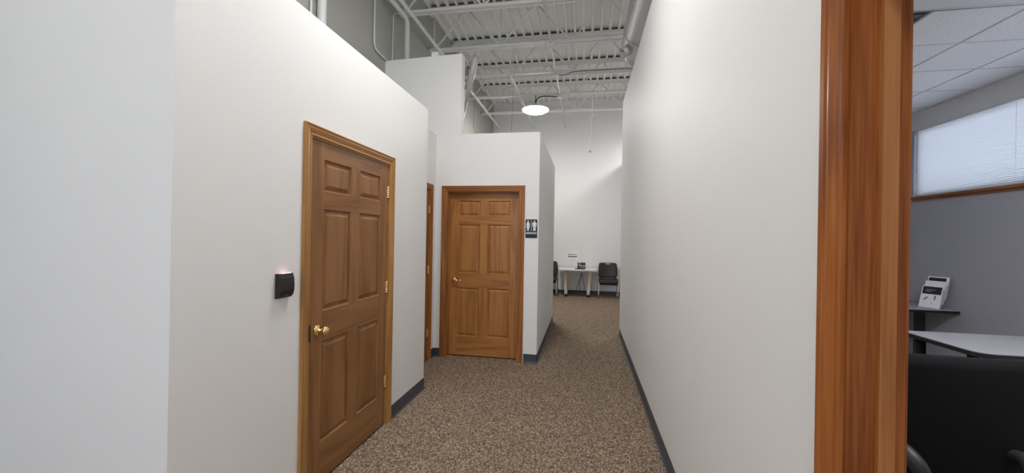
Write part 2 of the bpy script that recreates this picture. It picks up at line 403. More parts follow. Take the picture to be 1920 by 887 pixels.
# --- baseboards: vinyl cove base
def cove(p0, p1, nrm, name, label, h=0.104):
    p0, p1 = Vector(p0), Vector(p1); d = p1-p0; nx, ny = nrm
    prof = [(0.0, 0.0), (0.016, 0.0), (0.015, 0.003), (0.009, 0.008), (0.0055, 0.016), (0.004, 0.03), (0.004, h-0.002), (0.002, h), (0, h)]
    mb = MB(); n = len(prof)
    vs = [(p.x+nx*a, p.y+ny*a, z) for p in (p0, p1) for a, z in prof]
    mb.add(vs, [(i, (i+1) % n, n+(i+1) % n, n+i) for i in range(n)]); mb.add(vs, [tuple(range(n)), tuple(range(n, 2*n))])
    return structure(build(name, mb, 'base'), label, 'baseboard')
cove((XL, 3.004), (XL, YL+0.004), (1, 0), 'baseboard_left', 'charcoal vinyl base beside the brown oak door')
cove((XL, YN-0.004), (XL, 1.958), (1, 0), 'baseboard_left_near', 'charcoal vinyl base under the card reader')
cove((XO, YN), (XL+0.004, YN), (0, -1), 'baseboard_left_front', 'charcoal vinyl base below the daylit wall face')
cove((XAL, YR), (-1.742, YR), (0, -1), 'baseboard_alcove', 'charcoal vinyl base in the alcove corner')
cove((XAL, 4.622), (XAL, YR), (1, 0), 'baseboard_alcove_side', 'charcoal vinyl base beside the narrow oak door')
cove((-0.696, YR), (XRR+0.004, YR), (0, -1), 'baseboard_restroom', 'charcoal vinyl base under the restroom sign')
cove((XRR, YR-0.004), (XRR, YRE), (1, 0), 'baseboard_restroom_side', 'charcoal vinyl base along the restroom block')
cove((XR, 1.064), (XR, YRW+0.004), (-1, 0), 'baseboard_right', 'charcoal vinyl base along the long right wall')
cove((XO, YB), (1.17, YB), (0, -1), 'baseboard_back', 'charcoal vinyl base on the back wall behind chairs')

# --- office ceiling: tiles on a grid
oc = structure(empty('ceiling_office', (2.4, 2.8, ZOC)), 'suspended ceiling of speckled white tiles in the office', 'ceiling')
GX = [XR+TR, 1.27, 1.88, 2.49, 3.10, 3.71, XWIN]
GY = [-0.73]+[3.40+0.61*k for k in range(-6, 5)]+[YRW-T]
tile_src = {}
for i in range(len(GX)-1):
    for j in range(len(GY)-1):
        x0, x1, y0, y1 = GX[i]+0.006, GX[i+1]-0.006, GY[j]+0.006, GY[j+1]-0.006
        if abs(y1-3.40) < 0.02 and i in (2, 3): continue               # the light troffer
        if abs(y1-2.18) < 0.02 and i in (2, 3): continue               # the added fill light
        if abs(y0-3.40) < 0.02 and i == 2: continue                    # the air vent
        k = (round(x1-x0, 3), round(y1-y0, 3)); z = ZOC+0.004
        if k in tile_src:
            inst(tile_src[k], 'ceiling_tile', oc, Vector(((x0+x1)/2, (y0+y1)/2, z))-ORI[oc])
        else:
            tile_src[k] = build('ceiling_tile', MB().box(x0, x1, y0, y1, z, z+0.015), 'tile', oc)
for x in GX[1:-1]: build('grid_tee', MB().box(x-0.006, x+0.006, -0.73, YRW-T, ZOC-0.001, ZOC+0.02), 'grid', oc)
for y in GY[1:-1]:
    for i in range(len(GX)-1): build('grid_tee', MB().box(GX[i]+0.006, GX[i+1]-0.006, y-0.006, y+0.006, ZOC-0.001, ZOC+0.02), 'grid', oc)
build('wall_angle', MB().box(XWIN-0.022, XWIN, -0.73, YRW-T, ZOC-0.004, ZOC+0.02), 'grid', oc)
tr = tag(empty('ceiling_light', (2.49, 3.095, ZOC-0.03)), 'unlit white ceiling troffer with a metal rim in the office', 'light')
build('diffuser', MB().box(1.90, 3.08, 2.815, 3.375, ZOC-0.012, ZOC+0.004), 'troffer', tr)
fr = MB()
for (a, b, c, d) in ((1.89, 3.09, 3.372, 3.394), (1.89, 3.09, 2.796, 2.818), (1.886, 1.902, 2.80, 3.39), (3.078, 3.094, 2.80, 3.39)):
    fr.box(a, b, c, d, ZOC-0.022, ZOC+0.006, 0.004)
build('rim', fr, 'chrome', tr)
t2 = tag(empty('ceiling_light', (2.49, 1.875, ZOC-0.03)), 'added ceiling light brightening the office above the black office chair', 'light')
build('diffuser', MB().box(1.90, 3.08, 1.595, 2.155, ZOC-0.012, ZOC+0.004), 'trofferfill', t2)
inst(tr.children[1], 'rim', t2, tr.children[1].location)
vt = tag(empty('air_vent', (2.185, 3.705, ZOC-0.02)), 'dark square air vent in the office ceiling', 'vent')
build('back_plate', MB().box(1.89, 2.48, 3.41, 4.0, ZOC+0.008, ZOC+0.02), 'ventdark', vt)
fr = MB()
for (a, b, c, d) in ((1.888, 2.484, 3.408, 3.416), (1.888, 2.484, 3.994, 4.002), (1.888, 1.896, 3.416, 3.994), (2.476, 2.484, 3.416, 3.994)): fr.box(a, b, c, d, ZOC-0.006, ZOC+0.008)
build('vent_frame', fr, 'grid', vt)
for k in range(6):
    y = 3.47+0.09*k
    build('vane', rot(MB().box(1.91, 2.46, y, y+0.05, ZOC+0.002, ZOC+0.004), 'X', -0.0, (0, y, ZOC)), 'ventdark', vt)

# --- metal roof deck
ceil = structure(empty('ceiling', ((XO+XWIN)/2, 3.2, ZD)), 'painted corrugated metal roof deck over open steel joists', 'ceiling')
def deck_profile(x0, n, pitch=0.1524):
    top = []; t = 0.002
    for i in range(n):
        a = x0+i*pitch
        top += [(a, 0.0), (a+0.036, 0.0), (a+0.048, 0.048), (a+pitch-0.012, 0.048)]
    top.append((x0+n*pitch, 0.0))
    return top
psrc = None; x = XO; first = True
while x < XWIN-0.05:
    if psrc is None:
        pr = deck_profile(x, 6); up = [(a, b+0.002) for a, b in pr][::-1]
        mb = MB(); n = len(pr); vs = [(a, yy, ZD+b) for yy in (YS-0.1, YB+T) for a, b in pr]
        mb.add(vs, [(i, i+1, n+i+1, n+i) for i in range(n-1)])
        vs2 = [(a, yy, ZD+b+0.003) for yy in (YS-0.1, YB+T) for a, b in pr]
        mb.add(vs2, [(i, n+i, n+i+1, i+1) for i in range(n-1)])
        psrc = build('deck_panel', mb, 'deck', ceil); px0 = x
    else:
        inst(psrc, 'deck_panel', ceil, psrc.location+Vector((x-px0, 0, 0)))
    x += 0.9144
build('roof_membrane', MB().box(XO-T, XWIN+T+0.9, YS-0.1, YB+T, ZD+0.07, ZD+0.13), 'ventdark', ceil)

# ================================================================== DOORS
def casing(prefix, parent, mat, axis, a0, a1, top, face, nrm, width=0.062, sides=('a', 'b', 'h'), bottom=0.0):
    """colonial casing round an opening a0..a1 (along axis 'x' or 'y'), proud of the wall face towards nrm (+1/-1)"""
    prof = [(0, 0), (0, 0.009), (0.004, 0.011), (0.010, 0.011), (0.013, 0.0085), (0.017, 0.0095), (0.030, 0.014), (0.040, 0.017), (0.046, 0.0165),
            (0.048, 0.014), (0.052, 0.0145), (0.056, 0.018), (width, 0.018), (width, 0)]
    def P(a, z, t): return (a, face+nrm*t, z) if axis == 'x' else (face+nrm*t, a, z)
    n = len(prof)
    def piece(ends, m):
        mb = MB(); vs = [P(*ends(0, u, t)) for u, t in prof]+[P(*ends(1, u, t)) for u, t in prof]
        mb.add(vs, [(i, (i+1) % n, n+(i+1) % n, n+i) for i in range(n)])
        mb.add(vs, [tuple(range(n)), tuple(range(n, 2*n))])
        return build('side_casing' if m == 'z' else 'head_casing', mb, mat+m, parent)
    if 'a' in sides: piece(lambda e, u, t: (a0-u, bottom if e == 0 else top+u, t), 'z')
    if 'b' in sides: piece(lambda e, u, t: (a1+u, bottom if e == 0 else top+u, t), 'z')
    if 'h' in sides: piece(lambda e, u, t: (a0-u if e == 0 else a1+u, top+u, t), axis)
def door_leaf(parent, mat, axis, a0, a1, z0, z1, face, nrm, thick=0.035):
    """six-panel leaf: core board with stiles, rails, mullions and raised panels as pieces of their own"""
    W = a1-a0; st = W*0.127; mu = W*0.112; pw = (W-2*st-mu)/2; s = (z1-z0)/2.025
    hs = [0.235*s, 0.605*s, 0.18*s, 0.61*s, 0.105*s, 0.19*s, 0.10*s]
    zz = [z0]
    for h in hs: zz.append(zz[-1]+h)
    def bx(u0, u1, v0, v1, t0, t1, ch=0):
        y0, y1 = sorted((face+nrm*t0, face+nrm*t1))
        return MB().box(u0, u1, y0, y1, v0, v1, ch) if axis == 'x' else MB().box(y0, y1, u0, u1, v0, v1, ch)
    leaf = build('door_leaf', bx(a0+0.002, a1-0.002, z0+0.002, z1-0.002, -thick, -0.0135), mat+'z', parent)
    for u in (a0, a1-st): build('stile', bx(u, u+st, z0, z1, -thick*0.9, 0), mat+'z', leaf)
    for k in (0, 2, 4, 6): build('rail', bx(a0+st, a1-st, zz[k], zz[k+1], -thick*0.9, -0.0003), mat+axis, leaf)
    um = a0+st+pw
    for k in (1, 3, 5):
        build('mullion', bx(um, um+mu, zz[k], zz[k+1], -thick*0.9, -0.0002), mat+'z', leaf)
        for u in (a0+st, um+mu):
            rings = [(0.0, -0.0004), (0.004, -0.004), (0.010, -0.0125), (0.015, -0.0125), (0.036, -0.0035), (0.038, -0.0025)]
            vs = []
            for ins, t in rings:
                for (p, q) in ((u+ins, zz[k]+ins), (u+pw-ins, zz[k]+ins), (u+pw-ins, zz[k+1]-ins), (u+ins, zz[k+1]-ins)):
                    vs.append((p, face+nrm*t, q) if axis == 'x' else (face+nrm*t, p, q))
            m = len(rings); fs = [(i*4+j, i*4+(j+1) % 4, (i+1)*4+(j+1) % 4, (i+1)*4+j) for i in range(m-1) for j in range(4)]
            fs.append((4*m-4, 4*m-3, 4*m-2, 4*m-1))
            b0 = len(vs)
            for (p, q) in ((u, zz[k]), (u+pw, zz[k]), (u+pw, zz[k+1]), (u, zz[k+1])):
                vs.append((p, face-nrm*0.016, q) if axis == 'x' else (face-nrm*0.016, p, q))
            fs += [(j, b0+j, b0+(j+1) % 4, (j+1) % 4) for j in range(4)]+[(b0+3, b0+2, b0+1, b0)]
            build('panel', MB().add(vs, fs), mat+'z', leaf)
    return leaf
def jambs(parent, mat, axis, a0, a1, top, f0, f1, stop=None, th=0.018, smat=None):
    """door lining: two jambs and a head between the wall faces f0..f1; stop=(s0,s1) range across the wall"""
    def bx(u0, u1, v0, v1, lo, hi): return MB().box(u0, u1, lo, hi, v0, v1) if axis == 'x' else MB().box(lo, hi, u0, u1, v0, v1)
    build('jamb', bx(a0, a0+th, 0, top, f0, f1), mat+'z', parent); build('jamb', bx(a1-th, a1, 0, top, f0, f1), mat+'z', parent)
    build('head_jamb', bx(a0+th, a1-th, top-th, top, f0, f1), mat+axis, parent)
    smat = smat or mat
    if stop:
        build('door_stop', bx(a0+th, a0+th+0.012, 0, top-th, *stop), smat+'z', parent); build('door_stop', bx(a1-th-0.012, a1-th, 0, top-th, *stop), smat+'z', parent)
        build('head_stop', bx(a0+th+0.012, a1-th-0.012, top-th-0.012, top-th, *stop), smat+axis, parent)
def hinge(parent, x, y, z, mat, along, nrm):
    """butt hinge: knuckle of five barrels and a leaf plate; along = direction of the leaf"""
    mb = MB()
    for k in range(5): mb.lathe([(0.0062, 0), (0.0062, 0.0165)], (x+nrm[0]*0.004, y+nrm[1]*0.004, z-0.045+k*0.018), (0, 0, 1), 12)
    mb.lathe([(0.004, 0), (0.0055, 0.003), (0.002, 0.008)], (x+nrm[0]*0.004, y+nrm[1]*0.004, z+0.045), (0, 0, 1), 10)
    h = build('hinge', mb, 'dullbrass', parent)
    a = Vector((x, y, 0)); b = a+Vector((along[0], along[1], 0))*0.022
    n = Vector((nrm[0], nrm[1], 0))*0.0022
    xs = sorted((a.x, b.x, (a+n).x, (b+n).x)); ys = sorted((a.y, b.y, (a+n).y, (b+n).y))
    build('hinge_plate', MB().box(xs[0], xs[-1], ys[0], ys[-1], z-0.045, z+0.045), 'dullbrass', h)
    return h

# door 1: brown oak, in the left partition
d1 = structure(empty('door_1', (XL, (LD0+LD1)/2, 0)), 'closed brown oak six-panel door with round brass knob beside the card reader', 'door')
jambs(d1, 'oakE', 'y', LD0, LD1, DH, XL-T, XL, (XL-0.075, XL-0.042))
casing('c', d1, 'oakE', 'y', LD0+0.008, LD1-0.008, DH-0.008, XL, 1)
lf = door_leaf(d1, 'oakA', 'y', LD0+0.024, LD1-0.021, 0.014, DH-0.021, XL-0.004, 1)
kn = build('door_knob', MB().lathe([(0.0, 0.030), (0.012, 0.030), (0.012, 0.036), (0.020, 0.040), (0.0265, 0.048), (0.028, 0.056), (0.025, 0.065), (0.017, 0.071), (0.0, 0.072)], (XL-0.004, 2.108, 0.925), (1, 0, 0), 28), 'brass', d1)
build('rosette', MB().lathe([(0.033, 0.0), (0.033, 0.003), (0.028, 0.009), (0.014, 0.012), (0.011, 0.018), (0.011, 0.032)], (XL-0.004, 2.108, 0.925), (1, 0, 0), 28), 'brass', kn)
build('keyhole', MB().lathe([(0.008, 0.0718), (0.008, 0.0735)], (XL-0.004, 2.108, 0.925), (1, 0, 0), 14), 'dullbrass', kn)
build('strike_plate', MB().box(XL-0.03, XL+0.0015, LD0+0.0175, LD0+0.0225, 0.878, 0.972), 'blackp', d1)
build('strike_lip', MB().box(XL+0.009, XL+0.0125, LD0+0.002, LD0+0.018, 0.878, 0.972), 'blackp', d1)
for z in (1.82, 1.077, 0.335): hinge(d1, XL-0.003, LD1-0.024, z, 'brass', (0, -1), (1, 0))

# door 2: restroom, amber oak, set back in its lining
d2 = structure(empty('door_2', ((RD0+RD1)/2, YR, 0)), 'closed amber oak six-panel restroom door with brass lever', 'door')
jambs(d2, 'oakD', 'x', RD0, RD1, DH, YR, YR+T, (YR+0.045, YR+0.072))
casing('c', d2, 'oakD', 'x', RD0+0.006, RD1-0.006, DH-0.008, YR, -1)
door_leaf(d2, 'oakB', 'x', RD0+0.021, RD1-0.021, 0.014, DH-0.021, YR+0.082, -1)
lx, lz, lyf = -1.600, 0.945, YR+0.082
hd = build('door_lever', MB().stube([(lx, lyf-0.04, lz), (lx, lyf-0.056, lz), (lx+0.012, lyf-0.062, lz+0.001), (lx+0.04, lyf-0.060, lz+0.004), (lx+0.07, lyf-0.058, lz-0.004), (lx+0.095, lyf-0.056, lz+0.002), (lx+0.108, lyf-0.054, lz+0.008)],
                                   [0.010, 0.011, 0.0115, 0.009, 0.008, 0.0075, 0.005], 12), 'brass', d2)
build('rosette', MB().lathe([(0.032, 0), (0.032, 0.003), (0.027, 0.009), (0.013, 0.013), (0.011, 0.042)], (lx, lyf, lz), (0, -1, 0), 24), 'brass', hd)

# door 3: the narrow door in the alcove
d3 = structure(empty('door_3', (XAL, (AD0+AD1)/2, 0)), 'narrow oak door seen edge-on in the alcove', 'door')
jambs(d3, 'oakD', 'y', AD0, AD1, DH, XAL-T, XAL, (XAL-0.075, XAL-0.042))
casing('c', d3, 'oakD', 'y', AD0+0.006, AD1-0.006, DH-0.008, XAL, 1)
door_leaf(d3, 'oakA', 'y', AD0+0.021, AD1-0.021, 0.014, DH-0.021, XAL-0.004, 1)
for z in (1.80, 1.08, 0.33): hinge(d3, XAL-0.003, AD1-0.024, z, 'dullbrass', (0, -1), (1, 0))

# door 4: open office doorway on the right (lining and casing only; the leaf stands open outside the view)
d4 = structure(empty('door_4', (XR+TR/2, (OD0+OD1)/2, 0)), 'open office doorway lined with orange red oak', 'door')
jambs(d4, 'oakC', 'y', OD0, OD1, 2.10, XR-0.004, XR+TR+0.002, (XR+0.050, XR+0.080), smat='oakF')
casing('c', d4, 'oakC', 'y', OD0+0.011, OD1-0.011, 2.09, XR-0.004, -1, width=0.072)
casing('c', d4, 'oakC', 'y', OD0+0.011, OD1-0.011, 2.09, XR+TR+0.002, 1)

# ================================================================== OFFICE WINDOW
wn = structure(empty('window_1', (XWIN, (WY0+WY1)/2, WZ0)), 'high office window behind white blinds with a wooden sill', 'window')
build('sill', MB().box(XWIN-0.035, XWIN+0.09, WY0-0.04, WY1+0.012, WZ0-0.03, WZ0, 0.006), 'oakDy', wn)
build('sill_moulding', MB().box(XWIN-0.018, XWIN, WY0-0.03, WY1+0.004, WZ0-0.055, WZ0-0.03, 0.004), 'oakDy', wn)
fr = MB()
for (a, b, c, d) in ((WY0, WY1, WZ0, WZ0+0.035), (WY0, WY1, WZ1-0.035, WZ1), (WY0, WY0+0.035, WZ0+0.035, WZ1-0.035), (WY1-0.035, WY1, WZ0+0.035, WZ1-0.035), (4.0, 4.05, WZ0+0.035, WZ1-0.035)):
    fr.box(XWIN+0.07, XWIN+0.11, a, b, c, d)
build('window_frame', fr, 'greyp', wn)
for a, b in ((WY0+0.035, 4.0), (4.05, WY1-0.035)): build('pane', MB().box(XWIN+0.086, XWIN+0.092, a, b, WZ0+0.035, WZ1-0.035), 'glass', wn)
bl = tag(empty('window_blind', (XWIN+0.02, (WY0+WY1)/2, WZ0)), 'white horizontal slat blind half closed in the high office window', 'blind')
build('headrail', MB().box(XWIN+0.004, XWIN+0.036, WY0+0.012, WY1-0.012, WZ1-0.026, WZ1-0.001), 'lam', bl)
build('bottom_rail', MB().box(XWIN+0.008, XWIN+0.032, WY0+0.012, WY1-0.012, WZ0+0.006, WZ0+0.02, 0.003), 'slat', bl)
z = WZ0+0.032; ssrc = None
while z < WZ1-0.034:
    if ssrc is None:
        pts = []; w_ = 0.025
        for k in range(5):
            t = k/4-0.5; pts.append((t*w_, 0.0022*(1-4*t*t)))
        a = math.radians(-37)
        pts = [(p*math.cos(a)-q*math.sin(a), p*math.sin(a)+q*math.cos(a)) for p, q in pts]
        vs = [(XWIN+0.02+p, yy, z+q) for yy in (WY0+0.015, WY1-0.016) for p, q in pts]
        ssrc = build('slat', MB().add(vs, [(i, i+1, 6+i, 5+i) for i in range(4)], True), 'slat', bl); z0 = z
    else: inst(ssrc, 'slat', bl, ssrc.location+Vector((0, 0, z-z0)))
    z += 0.0195
for y in (5.956, 4.832, 3.7, 2.6):
    mb = MB()
    for xx in (XWIN+0.005, XWIN+0.035): mb.tube([(xx, y, WZ0+0.01), (xx, y, WZ1-0.02)], 0.0012, 6)
    build('ladder_cord', mb, 'slat', bl)
build('tilt_wand', MB().tube([(XWIN-0.002, WY1-0.05, WZ1-0.03), (XWIN-0.004, WY1-0.05, WZ1-0.55)], 0.004, 8), 'acrylic', bl)

# ================================================================== ROOF STEEL
def joist(y, label):
    j = tag(empty('bar_joist', ((XO+XWIN)/2, y, ZB)), label, 'joist', 'open web steel joists under the roof deck')
    x0, x1 = XO+0.005, XWIN
    g = 0.012; L = 0.064; t = 0.006
    tc = MB()
    for s in (-1, 1):
        ys = sorted((y+s*g, y+s*(g+L))); yw = sorted((y+s*g, y+s*(g+t)))
        tc.box(x0, x1, ys[0], ys[1], ZD-0.006, ZD); tc.box(x0, x1, yw[0], yw[1], ZD-0.06, ZD-0.006)
    build('top_chord', tc, 'steel', j)
    bc = MB()
    for s in (-1, 1):
        ys = sorted((y+s*g, y+s*(g+L*0.62))); yw = sorted((y+s*g, y+s*(g+t)))
        bc.box(x0, x1, ys[0], ys[1], ZB, ZB+0.006); bc.box(x0, x1, yw[0], yw[1], ZB+0.006, ZB+0.045)
    build('bottom_chord', bc, 'steel', j)
    cl = MB(); k = 0  # dark fill in every flute, standing in for the shade over the chord
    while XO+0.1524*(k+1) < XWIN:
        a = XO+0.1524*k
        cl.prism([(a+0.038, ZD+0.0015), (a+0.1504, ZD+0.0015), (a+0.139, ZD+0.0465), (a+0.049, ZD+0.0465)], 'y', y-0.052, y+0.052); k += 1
    build('flute_shade', cl, 'ventdark', j)
    xn = -0.25-1.1*2
    while xn < x1+0.6:
        for (xa, xb) in ((xn, xn-0.55), (xn, xn+0.55)):
            if min(xa, xb) > x0 and max(xa, xb) < x1:
                build('web_bar', MB().tube([(xa, y, ZB+0.02), (xb, y, ZD-0.03)], 0.0135, 8), 'steel', j)
        if x0 < xn < x1: build('web_post', MB().tube([(xn, y, ZB+0.02), (xn, y, ZD-0.03)], 0.008, 8), 'steel', j)
        xn += 1.1
    build('bearing_seat', MB().box(x0, x0+0.10, y-0.06, y+0.06, ZD-0.09, ZD-0.06), 'steel', j)
    return j
JY = [1.75, 2.86, 3.97, 5.085, 6.175, 7.29, 8.41, 9.53]
jl = ['steel bar joist above the lobby end of the corridor', 'steel bar joist above the brown oak door', 'steel bar joist next before the tall wall',
      'steel bar joist just beyond the tall white wall', 'steel bar joist carrying the first junction box', 'steel bar joist at the blunt end of the round duct',
      'steel bar joist beside the lit round lamp', 'steel bar joist closest to the back wall']
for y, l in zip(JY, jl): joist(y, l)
for x, y0, l in ((-2.325, 1.0, 'long steel bridging bar near the outer wall tying the joists'), (-1.376, 7.24, 'long steel bridging bar passing behind the lit lamp')):
    mb = MB().box(x-0.016, x+0.016, y0, YB, ZB-0.006, ZB-0.0005).box(x-0.016, x-0.011, y0, YB, ZB-0.034, ZB-0.006)
    tag(build('bridging_bar', mb, 'steel'), l, 'steel bar', 'bridging bars under the joists')
cd = tag(empty('conduit', (-0.552, 6.0, ZB-0.03)), 'straight grey conduit with three junction boxes across the joists', 'conduit')
build('conduit_pipe', MB().tube([(-0.552, 1.0, ZB-0.014), (-0.552, YB, ZB-0.014)], 0.0135, 10), 'pipe', cd)
for y in (6.12, 7.235, 8.355):
    bx_ = build('junction_box', MB().box(-0.61, -0.495, y-0.055, y+0.05, ZB-0.085, ZB-0.028, 0.004), 'pipe', cd)
    build('cover_screw', MB().lathe([(0.005, 0), (0.004, 0.003)], (-0.552, y-0.02, ZB-0.085), (0, 0, -1), 8), 'chrome', bx_)
tag(build('black_power_cable', MB().stube([(-0.495, 7.22, ZB-0.06), (-0.42, 7.22, ZB-0.075), (-0.34, 7.225, ZB-0.05), (-0.25, 7.225, ZB-0.02), (0.0, 7.225, ZB-0.010), (0.3, 7.225, ZB-0.011), (0.62, 7.225, ZB-0.010), (1.4, 7.225, ZB-0.012)], 0.008, 8), 'greyp'),
    'black cable clipped along a joist from the middle junction box', 'cable')
build_c = MB().tube([(-2.4, 7.355, ZB-0.012), (-0.5, 7.355, ZB-0.012), (3.8, 7.355, ZB-0.012)], 0.011, 8)
tag(build('joist_conduit', build_c, 'pipe'), 'thin grey conduit strapped under the joist at the duct end', 'conduit')

# high-bay lamps
def lamp(x, y, z, label, hang, lens='lens'):
    t = tag(empty('high_bay_lamp', (x, y, z)), label, 'lamp', 'round high-bay lamps')
    build('lens', MB().lathe([(0.0, 0.0), (0.12, 0.003), (0.22, 0.016), (0.268, 0.042), (0.275, 0.058)], (x, y, z), (0, 0, 1), 40), lens, t)
    build('housing', MB().lathe([(0.275, 0.056), (0.274, 0.072), (0.255, 0.092), (0.16, 0.112), (0.075, 0.128), (0.07, 0.165), (0.03, 0.185), (0.0, 0.185)], (x, y, z), (0, 0, 1), 40), 'lam', t)
    build('suspension_rod', MB().tube([(x, y, z+0.18), (x, y, hang)], 0.008, 8), 'cable', t)
    return t
LX, LY, LZ = -1.055, 8.36, 4.105
LMP = lamp(LX, LY, LZ, 'lit round high-bay lamp hanging past the restroom block', ZB, 'lens2')
lamp(-0.78, 2.38, 4.16, 'lit round high-bay lamp hanging above the corridor by the brown oak door', ZD)
lamp(-0.9, -1.1, 4.12, 'lit round high-bay lamp hanging in the lobby', ZD)
lamp(1.95, 9.53, 4.12, 'added unseen lamp lighting the back wall over the partition', ZB)  # added out of view to light the wall above the partition's shadow
build('lamp_cord', MB().stube([(-0.61, 8.355, 4.415), (-0.75, 8.35, 4.43), (-0.90, 8.34, 4.432), (-0.98, 8.335, 4.415), (-1.03, 8.33, 4.36), (-1.04, 8.328, 4.30), (-1.04, 8.33, 4.24)], 0.011, 8), 'cable', LMP)

# pipe drop with pendant near the back wall
px_ = 0.125
pd = tag(empty('sprinkler_drop', (px_, 8.46, 3.55)), 'thin white pipe dropping to a pendant sprinkler before the back wall', 'sprinkler')
build('drop_pipe', MB().tube([(-0.45, 8.46, ZB-0.02), (px_-0.03, 8.46, ZB-0.02), (px_, 8.46, ZB-0.05), (px_, 8.55, 4.38), (px_, 9.3, 4.30), (px_-0.01, 9.42, 4.22), (px_-0.03, 9.45, 3.52)], 0.011, 10), 'pipe', pd)
build('sprinkler_head', MB().lathe([(0.012, 0.0), (0.03, 0.006), (0.045, 0.012), (0.045, 0.018), (0.014, 0.022), (0.012, 0.05)], (px_-0.03, 9.45, 3.47), (0, 0, 1), 20), 'chrome', pd)
build('pipe_clamp', MB().box(px_-0.10, px_+0.09, 9.30, 9.33, 4.27, 4.285), 'steel', pd)

# round duct with side nozzle
dt = tag(empty('round_duct', (0.70, 4.0, 3.86)), 'large grey round air duct running above the right wall', 'duct')
DX, DZ, DR = 0.69, 4.12, 0.235
build('duct_run', MB().lathe([(DR, 0.0), (DR, 5.02)], (DX, 0.2, DZ), (0, 1, 0), 40), 'galv', dt)
pr = [(DR+0.008, 0), (DR+0.012, 0.01), (DR+0.008, 0.02), (DR+0.004, 0.03), (DR+0.004, 0.42)]
for k in range(6): pr += [(DR-0.012-0.012*k, 0.425+0.055*k), (DR-0.004-0.012*k, 0.452+0.055*k), (DR-0.014-0.012*k, 0.476+0.055*k)]
pr += [(DR-0.10, 0.78), (0, 0.78)]
build('duct_end', MB().lathe(pr, (DX, 5.22, DZ), (0, 1, 0), 40), 'galv', dt)
ND = Vector((-0.76, -0.30, -0.50)); NO = Vector((0.64, 5.50, 4.045))
nz = build('nozzle', MB().lathe([(0.066, 0.0), (0.066, 0.245), (0.060, 0.245), (0.060, 0.10), (0.0, 0.10)], NO, ND, 28), 'galv', dt)
build('nozzle_throat', MB().lathe([(0.059, 0.11), (0.059, 0.115), (0.0, 0.115)], NO, ND, 24), 'ventdark', nz)
for y in (1.9, 4.4): build('hanger_strap', MB().box(DX-0.004, DX+0.004, y-0.012, y+0.012, DZ+DR-0.002, ZD-0.03), 'galv', dt)

# pipes and conduits on the outer left wall
def pipe_thing(name, path, r, label, mat='pipe', n=12): return tag(build(name, MB().tube(path, r, n), mat), label, 'pipe')
pipe_thing('wall_conduit', [(XO+0.02, 3.30, 2.0), (XO+0.02, 3.30, ZD-0.02)], 0.012, 'thin vertical conduit beside a wider pipe high on the outer wall')
pipe_thing('wall_pipe', [(XO+0.045, 3.42, 2.0), (XO+0.045, 3.42, ZD-0.02)], 0.042, 'wide vertical pipe high on the outer wall')
pipe_thing('bent_conduit', [(XO+0.02, 4.42, ZD-0.02), (XO+0.02, 4.42, 3.80), (XO+0.02, 4.43, 3.76), (XO+0.02, 4.46, 3.725), (XO+0.02, 4.52, 3.71), (XO+0.02, 4.725, 3.705)], 0.012, 'thin white conduit bending at the tall wall')
pipe_thing('elbow_pipe', [(-2.40, 1.2, 4.395), (-2.40, 5.0, 4.395), (-2.40, 5.05, 4.38), (-2.40, 5.075, 4.335), (-2.40, 5.075, 2.75)], 0.033, 'white pipe turning down behind the tall wall')
pipe_thing('drooping_wire', [(XO+0.012, 5.00, 4.44), (XO+0.03, 4.93, 4.42), (XO+0.02, 4.89, 4.36), (XO+0.02, 4.885, 3.9), (XO+0.02, 4.88, 2.75)], 0.007, 'thin wire looping down the wall beside the elbow pipe', 'pipe', 8)
# slanted pipe and cables behind the tall wall
sp = tag(empty('slanted_pipe', (-1.70, 5.3, HR)), 'thick grey pipe slanting down behind the tall white wall', 'pipe')
build('pipe_body', MB().tube([(-1.495, 5.3, 3.945), (-1.51, 5.3, 3.88), (-1.645, 5.3, 3.35)], [0.045, 0.047, 0.046], 16), 'galv', sp)
build('pipe_foot', MB().tube([(-1.645, 5.3, 3.35), (-1.70, 5.3, 3.08), (-1.715, 5.3, HR-0.01)], [0.046, 0.040, 0.040], 16), 'galv', sp)
tag(build('white_flex_tube', MB().stube([(-1.60, 5.18, 3.45), (-1.63, 5.18, 3.2), (-1.655, 5.18, 2.98), (-1.66, 5.18, HR-0.008)], 0.010, 8), 'lam'), 'thin white tube running down beside the slanted pipe', 'tube')
tag(build('hanging_black_wire', MB().stube([(-1.94, 7.24, ZB+0.003), (-1.96, 6.95, 4.0), (-1.968, 6.9, 3.6), (-1.97, 6.9, 3.45), (-1.94, 6.9, 3.34), (-1.87, 6.9, 3.26), (-1.80, 6.9, 3.0), (-1.75, 6.85, HR-0.004)], 0.0035, 8), 'greyp'), 'thin dark wire hanging onto the restroom block', 'wire')
tag(build('looped_black_cable', MB().stube([(-1.75, 5.6, HR-0.004), (-1.66, 5.6, 2.79), (-1.55, 5.6, 2.815), (-1.44, 5.62, 2.80), (-1.36, 5.66, HR+0.0), (-1.1, 5.7, HR+0.0)], 0.010, 8), 'cable'), 'thick black cable loop lying on the restroom block', 'cable')
tag(build('thin_hanging_wire', MB().tube([(-1.115, 6.175, ZB+0.003), (-1.14, 6.16, 3.6), (-1.15, 6.15, HR-0.006)], 0.002, 6), 'greyp'), 'very thin wire hanging left of the lamp', 'wire')

